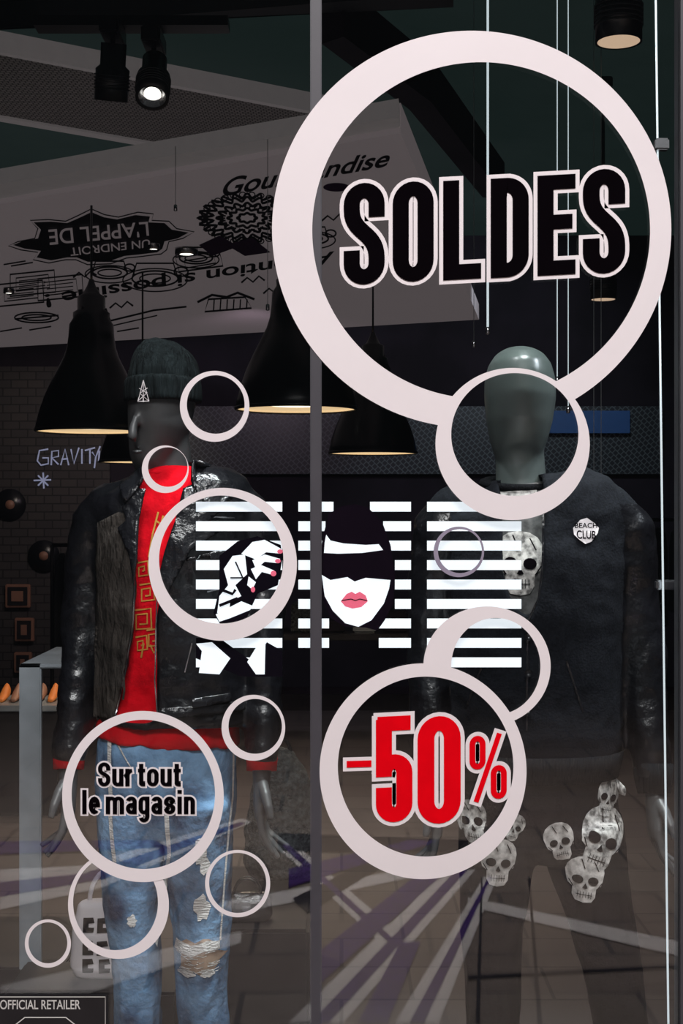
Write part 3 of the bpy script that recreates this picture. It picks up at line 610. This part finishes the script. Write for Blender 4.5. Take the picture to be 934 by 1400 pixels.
def dtext(nm,s,quad,tree,yf,off,mat,parent,bold=0):
    V,Fc=text_parts(s,quad,bold); out=[]
    for p in V:
        w=W(p[0],p[1],yf); h=tree.ray_cast(Vector((w.x,-1,w.z)),Vector((0,1,0))); out.append(Vector((w.x,(h[0].y if h[0] else yf)-off,w.z)))
    mobj(nm,out,Fc,mat,parent)
dtext('badge_text_a','BEACH',[(788,715),(821,715),(821,722),(788,722)],tv,2.9,.007,M['black'],ma2,.02)
dtext('badge_text_b','CLUB',[(790,725),(819,726),(818,737),(791,737)],tv,2.9,.007,M['black'],ma2,.02)
for i,l in enumerate([[(744,676),(744,720),(741,780),(736,818),(722,848),(721,1000)],[(776,905),(800,975)],[(640,975),(664,905)]]):
    drape_line('piping_%d'%i,l,2.6,tv,2.9,.004,M['leather2'],ma2,.012)
for y in (870,920,970): lathe('snap_button',[(.0001,-.004),(.007,-.003),(.008,0)],Vector((W(722,y,2.9).x,2.893,W(722,y,2.9).z)),M['leather2'],ma2,16,(0,-1,0))
bm=bmesh.new()
hp=[(731,1020,100,.11),(732,1060,108,.118),(734,1110,110,.118),(735,1150,100,.11),(735,1175,70,.08)]
tube(bm,[r(a,b) for a,b,c,d in hp],[(c/S2,d) for a,b,c,d in hp],36)
lg=[[(680,1120,53,.11),(676,1180,50,.105),(672,1260,42,.085),(672,1330,38,.076),(674,1420,36,.072),(676,1520,31,.064),(677,1600,28,.058)],
    [(792,1120,55,.11),(802,1180,52,.105),(822,1260,44,.085),(838,1330,39,.076),(850,1420,36,.072),(858,1520,31,.064),(862,1600,28,.058)]]
for Lg in lg: tube(bm,[r(a,b,-.015) for a,b,c,d in Lg],[(c/S2,d) for a,b,c,d in Lg],28)
tr=fuse('skull_trousers',bm,M['pants'],.008,3,ma2,fold=.01,fs=(14,14,8),seed=2); tp=bvh(tr)
for i,(x,y,w,a,mt) in enumerate([(648,1130,42,.15,'skull'),(681,1180,50,-.05,'skullw'),(703,1132,28,-.3,'skull'),(766,1153,42,.25,'skullw'),(823,1150,64,-.35,'skull'),(800,1204,50,-.05,'skullw'),(838,1097,40,-.3,'skull')]):
    skull('print_skull_%d'%i,x,y,w,a,tp,2.93,.003+.0012*i,M[mt],ma2)
for i,px in enumerate((677,862)): shoe((r(px,1640).x,D2-.02),ma2,'shoe_%d'%(i+1))
lathe('base_plate',[(.0001,.012),(.19,.012),(.2,.006),(.2,.0005)],(r(765,1600).x,D2+.05,0),M['metal'],ma2,48)

# ================= SCREEN REFLECTION PAINTED AS GLOWING SHAPES BEHIND GLASS =================
refl=empty('painted_screen_reflection')  # mirrored display modelled as emissive shapes, no display hangs here
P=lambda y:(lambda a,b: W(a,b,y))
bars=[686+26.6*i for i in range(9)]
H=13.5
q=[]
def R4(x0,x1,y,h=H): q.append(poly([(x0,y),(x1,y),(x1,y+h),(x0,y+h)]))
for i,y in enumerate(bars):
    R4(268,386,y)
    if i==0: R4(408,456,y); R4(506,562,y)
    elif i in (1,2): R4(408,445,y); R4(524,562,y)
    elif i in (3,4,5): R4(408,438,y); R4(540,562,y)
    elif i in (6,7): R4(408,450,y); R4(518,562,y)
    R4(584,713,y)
flat('stripes',q,P(2.618),M['reflwhite'],refl,Vector((0,0,0)))
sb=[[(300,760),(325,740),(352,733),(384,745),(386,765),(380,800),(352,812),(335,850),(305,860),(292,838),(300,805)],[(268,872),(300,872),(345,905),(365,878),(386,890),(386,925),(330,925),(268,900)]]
flat('dark_shapes',[poly(p) for p in sb],P(2.6170),M['reflblack'],refl,Vector((0,0,0)))
flat('hair_shape',[poly([(450,702),(468,692),(485,689),(503,694),(522,712),(534,745),(540,785),(538,825),(526,848),(516,862),(500,858),(470,856),(452,845),(440,815),(437,775),(441,735)])],P(2.6170),M['reflplum'],refl)
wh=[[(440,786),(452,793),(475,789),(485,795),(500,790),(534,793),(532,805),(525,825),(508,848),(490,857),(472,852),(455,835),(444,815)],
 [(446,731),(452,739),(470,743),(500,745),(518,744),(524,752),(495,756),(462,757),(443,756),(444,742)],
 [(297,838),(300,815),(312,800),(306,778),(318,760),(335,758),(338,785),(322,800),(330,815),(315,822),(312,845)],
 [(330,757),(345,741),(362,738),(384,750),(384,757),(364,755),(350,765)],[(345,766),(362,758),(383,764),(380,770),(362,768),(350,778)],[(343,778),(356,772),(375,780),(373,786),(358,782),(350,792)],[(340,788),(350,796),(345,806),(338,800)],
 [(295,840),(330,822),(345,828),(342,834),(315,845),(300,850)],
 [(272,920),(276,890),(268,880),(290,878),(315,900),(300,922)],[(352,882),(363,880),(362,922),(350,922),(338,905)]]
flat('face_and_hand',[poly(p) for p in wh],P(2.6160),M['reflwhite'],refl)
flat('lips',[poly([(466,822),(474,812),(481,809),(486,812),(492,809),(500,814),(503,822),(494,830),(482,832),(472,829)])]+[poly(p) for p in [ell(383,754,4,3,10),ell(380,767,4,3,10),ell(374,784,4,4,10),ell(346,806,3,4,10)]],P(2.6145),M['pink'],refl)
flat('lip_line',[ribbon([(467,821),(480,819),(486,821),(492,819),(502,821)],1.3),ribbon([(302,806),(318,812),(322,806)],4),ribbon([(300,828),(325,818)],4),ribbon([(315,790),(335,790)],2),ribbon([(322,768),(332,790)],2)],P(2.6130),M['reflblack'],refl)

# ================= WINDOW STICKERS =================
def ringsticker(nm,o,i,lay,mat='vinyl',cuts=(),parent=None):
    N,K=240,10; V=[];Fc=[]
    for k in range(K+1):
        t=k/K
        for j in range(N):
            a=2*math.pi*j/N; c,s=math.cos(a),math.sin(a)
            V.append(((o[0]+o[2]*c)*(1-t)+(i[0]+i[2]*c)*t,(o[1]+o[3]*s)*(1-t)+(i[1]+i[3]*s)*t))
    for k in range(K):
        for j in range(N):
            f=[k*N+j,k*N+(j+1)%N,(k+1)*N+(j+1)%N,(k+1)*N+j]
            cx=sum(V[x][0] for x in f)/4; cy=sum(V[x][1] for x in f)/4
            if any(((cx-u[0])/u[2])**2+((cy-u[1])/u[3])**2<1 for u in cuts): continue
            Fc.append(f)
    return mobj(nm,[W(a,b,GY-.0015-.0012*lay) for a,b in V],Fc,M[mat],parent)
def bez(p0,p1,p2,p3,n=10):
    p=[Vector(x) for x in (p0,p1,p2,p3)]
    return [tuple(p[0]*(1-t)**3+p[1]*3*t*(1-t)**2+p[2]*3*t*t*(1-t)+p[3]*t**3) for t in [i/n for i in range(n+1)]]
def arc(cx,cy,rx,ry,a0,a1,n=14):
    return [(cx+rx*math.cos(math.radians(a0+(a1-a0)*i/n)),cy+ry*math.sin(math.radians(a0+(a1-a0)*i/n))) for i in range(n+1)]
def gO(w,h,x,y):
    a=(w-x)/2; b=min(a*1.15,(h-y)/2); c=w/2; t=h-y/2-b; u=y/2+b
    return [(arc(c,t,a,b,0,180)+arc(c,u,a,b,180,360),True)]
def gS(w,h,x,y,k=.34):
    a=(w-x)/2; b=min(a*1.1,h*.2); c=w/2; t=h-y/2-b; u=y/2+b; l=x/2; r_=w-x/2
    return [([(r_,h*(1-k))]+arc(c,t,a,b,0,180)+bez((l,t-h*.05),(l,h*.50),(r_,h*.52),(r_,u+h*.05),14)+arc(c,u,a,b,0,-180)+[(l,h*k)],False)]
def gL(w,h,x,y): return [([(x/2,0),(x/2,h)],False),([(0,y/2),(w,y/2)],False)]
def gE(w,h,x,y): return gL(w,h,x,y)+[([(0,h-y/2),(w,h-y/2)],False),([(0,h*.53),(w*.92,h*.53)],False)]
def gD(w,h,x,y):
    a=(w-x)*.62; b=a*1.1
    return [([(x/2,0),(x/2,h)],False),([(x*.4,h-y/2),(w-x/2-a,h-y/2)]+arc(w-x/2-a,h-y/2-b,a,b,90,0)+arc(w-x/2-a,y/2+b,a,b,0,-90)+[(x*.4,y/2)],False)]
def g5(w,h,x,y):
    a=(w-x)/2; b=a*1.1; c=w/2; tc=h*.64-y/2-b
    return [([(x*.1,h-y/2),(w*.95,h-y/2)],False),([(x*.5,h-y*.2),(x*.5,h*.43)],False),(arc(c,tc,a,b,172,0)+arc(c,y/2+b,a,b,0,-180)+[(x/2,h*.33)],False)]
def gu(w,h,x,y): a=(w-x)/2; return [([(x/2,h)]+arc(w/2,y/2+a,a,a,180,360)+[(w-x/2,h)],False),([(w-x/2,0),(w-x/2,h)],False)]
def gn(w,h,x,y): a=(w-x)/2; return [([(x/2,0)]+arc(w/2,h-y/2-a,a,a,180,0)+[(w-x/2,0)],False),([(x/2,0),(x/2,h)],False)]
def gm_(w,h,x,y):
    a=(w-x)/4; return [([(x/2,0)]+arc(x/2+a,h-y/2-a,a,a,180,0)+[(w/2,0)],False),([(w/2,0)]+arc(w/2+a,h-y/2-a,a,a,180,0)+[(w-x/2,0)],False),([(x/2,0),(x/2,h)],False)]
def gr(w,h,x,y): return [([(x/2,0),(x/2,h)],False),([(x/2,h*.6)]+arc(w,h*.6,w-x/2,h*.4-y/2,180,95),False)]
def gt(w,h,x,y): return [([(w*.45,h*1.28),(w*.45,y)]+arc(w*.45+x*.45,y*.5+x*.3,x*.45,x*.3,180,270)+[(w,y/2)],False),([(0,h-y/2),(w,h-y/2)],False)]
def gl(w,h,x,y): return [([(w/2,0),(w/2,h*1.38)],False)]
def gi(w,h,x,y): return [([(w/2,0),(w/2,h)],False),([(w/2,h*1.17),(w/2,h*1.38)],False)]
def ge(w,h,x,y): a=(w-x)/2; b=h/2-y/2; return [([(x/2,h*.50),(w,h*.50)],False),([(w-x/2,h*.5)]+arc(w/2,h/2,a,b,0,312),False)]
def ga(w,h,x,y): a=(w-x)/2; return [([(w-x/2,0),(w-x/2,h-y/2-a)]+arc(w/2,h-y/2-a,a,a,0,165),False),([(w-x/2,h*.58)]+arc(w/2,h*.32,a,h*.32-y/2,80,370),False)]
def gg(w,h,x,y): a=(w-x)/2; return gO(w,h,x,y)+[([(w-x/2,h),(w-x/2,-h*.1)]+arc(w/2,-h*.12,a,h*.24,0,-160),False)]
def gs_(w,h,x,y): return gS(w,h,x,y,.30)
def letters(nm,items,slope,mat,lay,out,parent):
    A=[];B=[]
    for fn,x0,x1,yt,yb,sx,sy in items:
        w=x1-x0;h=yb-yt;xm=(x0+x1)/2
        T=lambda p:(x0+p[0], yb-p[1]+slope*(x0+p[0]-xm))
        for pts,cl in fn(w,h,sx,sy):
            for grow,lst in ((0,A),(out,B)):
                v,f=ribbon(pts,sx,cl,sy,grow); lst.append(([T(p) for p in v],f))
    flat(nm+'_outline',B,P(GY-.0015-.0012*lay),M['vinyl'],parent,Vector((0,-.00003,0)))
    flat(nm,A,P(GY-.0015-.0012*(lay+1.4)),mat,parent,Vector((0,-.00003,0)))
C2=(701,606,100,99); C50=(579,1054,132,138); CS=(196,1088,104,111)
s=empty('sale_sticker'); ringsticker('ring',(645,313.5,273,271.5),(658,315,231,230),0,cuts=[C2],parent=s)
letters('soldes_letters',[(gS,470,526,250,389,22,21),(gO,537,593,248,385,22,20),(gL,606,658,246,382,22,21),(gD,671,723,243,379,22,20),(gE,735,787,239,376,22,20),(gS,797,855,231,374,23,21)],-.055,M['black'],1,5.5,s)
ringsticker('bubble_sticker',(701,607,105.5,104),(704,594,87,84),1)
s=empty('discount_sticker'); ringsticker('ring',(578.5,1054.5,141.5,147.5),(582,1048,120,123),1,parent=s)
letters('percent_figures',[(g5,514,564,979,1124,22,20),(gO,571,630,979,1126,23,20),(gO,642,664,1006,1052,8,7.5),(gO,671,693,1046,1092,8,7.5)],-.05,M['red'],2,5.5,s)
letters('minus_and_slash',[(lambda w,h,x,y:[([(0,h/2),(w,h/2)],False)],474,508,1037,1052,9,9),(lambda w,h,x,y:[([(0,0),(w,h)],False)],651,683,1003,1096,7,7)],-.03,M['red'],2,5,s)
s=empty('storewide_sticker'); ringsticker('ring',(195.5,1089,110.5,117),(196,1086,98,102),1,parent=s)
it=[]
def word(seq,x,yb,xh):
    for fn,w,cap in seq:
        if fn: it.append((fn,x,x+w,yb-(xh*1.36 if cap else xh),yb,6.0,4.8))
        x+=w+2.4
word([(gS,17,1),(gu,15.5,0),(gr,10,0),(None,2.5,0),(gt,10,0),(gO,16,0),(gu,15.5,0),(gt,10,0)],134,1075,24)
word([(gl,7,0),(ge,15.5,0),(None,3,0),(gm_,25,0),(ga,15,0),(gg,15,0),(ga,15,0),(gs_,15.5,0),(gi,7,0),(gn,15,0)],112,1113,24)
letters('storewide_letters',it,0,M['black'],2,2.4,s)
for k,(o,i_,lay,mt,ct) in enumerate([((293.5,555.5,47.5,48.5),(295,553,39.5,40),0,'vinyl',()),((226,641.5,32,32.5),(229.5,638.5,27,27),0,'vinyl',()),((304.5,771.5,101.5,104.5),(302.5,765,85,87.5),0,'vinyl',()),((627.5,754.5,34.5,34.5),(629,753.5,30,30),0,'lilac',()),
 ((666,911,87,82),(678,911,61,66),0,'vinyl',[C50]),((346.5,995,43.5,45),(349,993,36.5,37.5),0,'vinyl',()),((325,1208,44.5,46),(325,1207,39,41),0,'vinyl',()),((162,1237,69,74),(158,1234,58,65),0,'vinyl',[CS]),((65.5,1290,31.5,33),(65.5,1289,26.5,28),0,'vinyl',())]):
    ringsticker('bubble_sticker.%03d'%(k+1),o,i_,lay,mt,ct)
s=empty('retailer_sign'); g0=GY-.002
box('plate',W(-40,1450,g0-.001)-Vector((0,.001,0)),W(147,1360,g0-.001)+Vector((0,.001,0)),M['dark'],s)
flat('lettering',[text_parts('OFFICIAL RETAILER',[(0,1367),(110,1367),(110,1380),(0,1380)],.012),ribbon([(-40,1363),(144,1363),(144,1450)],1.2),ribbon([(20,1402),(34,1391),(90,1391),(104,1402)],1.6)],P(g0-.004),M['retail'],s)

# ================= LIGHTS =================
def area(nm,loc,tgt,size,p,col=(1,1,1),sy=None,spread=180):
    l=bpy.data.lights.new(nm,'AREA'); l.energy=p; l.color=col; l.shape='RECTANGLE'; l.size=size; l.size_y=sy or size; l.spread=math.radians(spread)
    o=bpy.data.objects.new(nm,l); o.location=loc; o.rotation_euler=(Vector(tgt)-Vector(loc)).to_track_quat('-Z','Y').to_euler(); COL.objects.link(o); return o
def spot(nm,loc,tgt,p,ang,col=(1,1,1),r_=.05):
    l=bpy.data.lights.new(nm,'SPOT'); l.energy=p; l.color=col; l.spot_size=math.radians(ang); l.spot_blend=.6; l.shadow_soft_size=r_
    o=bpy.data.objects.new(nm,l); o.location=loc; o.rotation_euler=(Vector(tgt)-Vector(loc)).to_track_quat('-Z','Y').to_euler(); COL.objects.link(o); return o
area('arcade_light',(0,-2.0,5.5),(0,2.4,1.2),3.2,385,(1,.97,.97),1.4)
area('paving_fill',(0,-1.0,5.4),(0,-1.1,0),3.0,105,(1,.95,.93),1.4,75)  # unseen fill, added to brighten the paving stripes mirrored in the glass
spot('window_spot_left',(-.25,2.78,3.3),(-.38,3.2,1.3),120,60,(.95,.98,1))
spot('jeans_fill_spot',(.15,2.75,2.95),(-.36,3.2,.65),110,30,(.9,.97,1))  # unseen fill added to brighten the jeans
spot('window_spot_right',(.5,2.85,3.4),(.42,3.05,1.4),170,42,(.88,1,.97))
spot('sleeve_rim_spot',(1.6,2.85,3.0),(.65,3.05,1.1),130,45,(.85,.92,1))  # unseen rim light added for highlights on the leather sleeve
spot('window_spot_skulls',(.9,2.75,2.95),(.47,2.95,.75),90,26,(1,.98,.96))
spot('wall_fill_left',(-1.6,8.9,2.6),(-2.3,10.8,1.1),35,90,(1,.85,.75),.08)  # unseen fill added so the dark brick and pictures show
spot('wall_fill_back',(1.4,8.2,3.3),(.5,10.8,1.9),70,95,(.8,.9,1),.1)  # unseen fill added to bring out the plate on the back wall
spot('wall_fill_mid',(-.6,8.6,2.6),(-.4,10.8,1.6),22,110,(1,.75,.95),.1)  # unseen fill added to lift the middle of the back wall
for i,(x,y,z) in enumerate([(-1.0,5.8,1.8),(-.17,5.4,1.85),(.17,7.4,1.75),(-1.03,7.4,1.7)]):
    spot('pendant_light_%d'%i,(x,y,z),(x,y,0),40,130,(1,.8,.6),.1)
wd=bpy.data.worlds.new('world'); scene.world=wd; wd.use_nodes=True
wd.node_tree.nodes['Background'].inputs[0].default_value=(.30,.33,.38,1); wd.node_tree.nodes['Background'].inputs[1].default_value=.06
cam=bpy.data.cameras.new('camera'); cam.sensor_fit='VERTICAL'; cam.sensor_height=36; cam.lens=50
co=bpy.data.objects.new('camera',cam); COL.objects.link(co); co.location=(0,0,CZ); co.rotation_euler=(math.radians(90),0,0); scene.camera=co
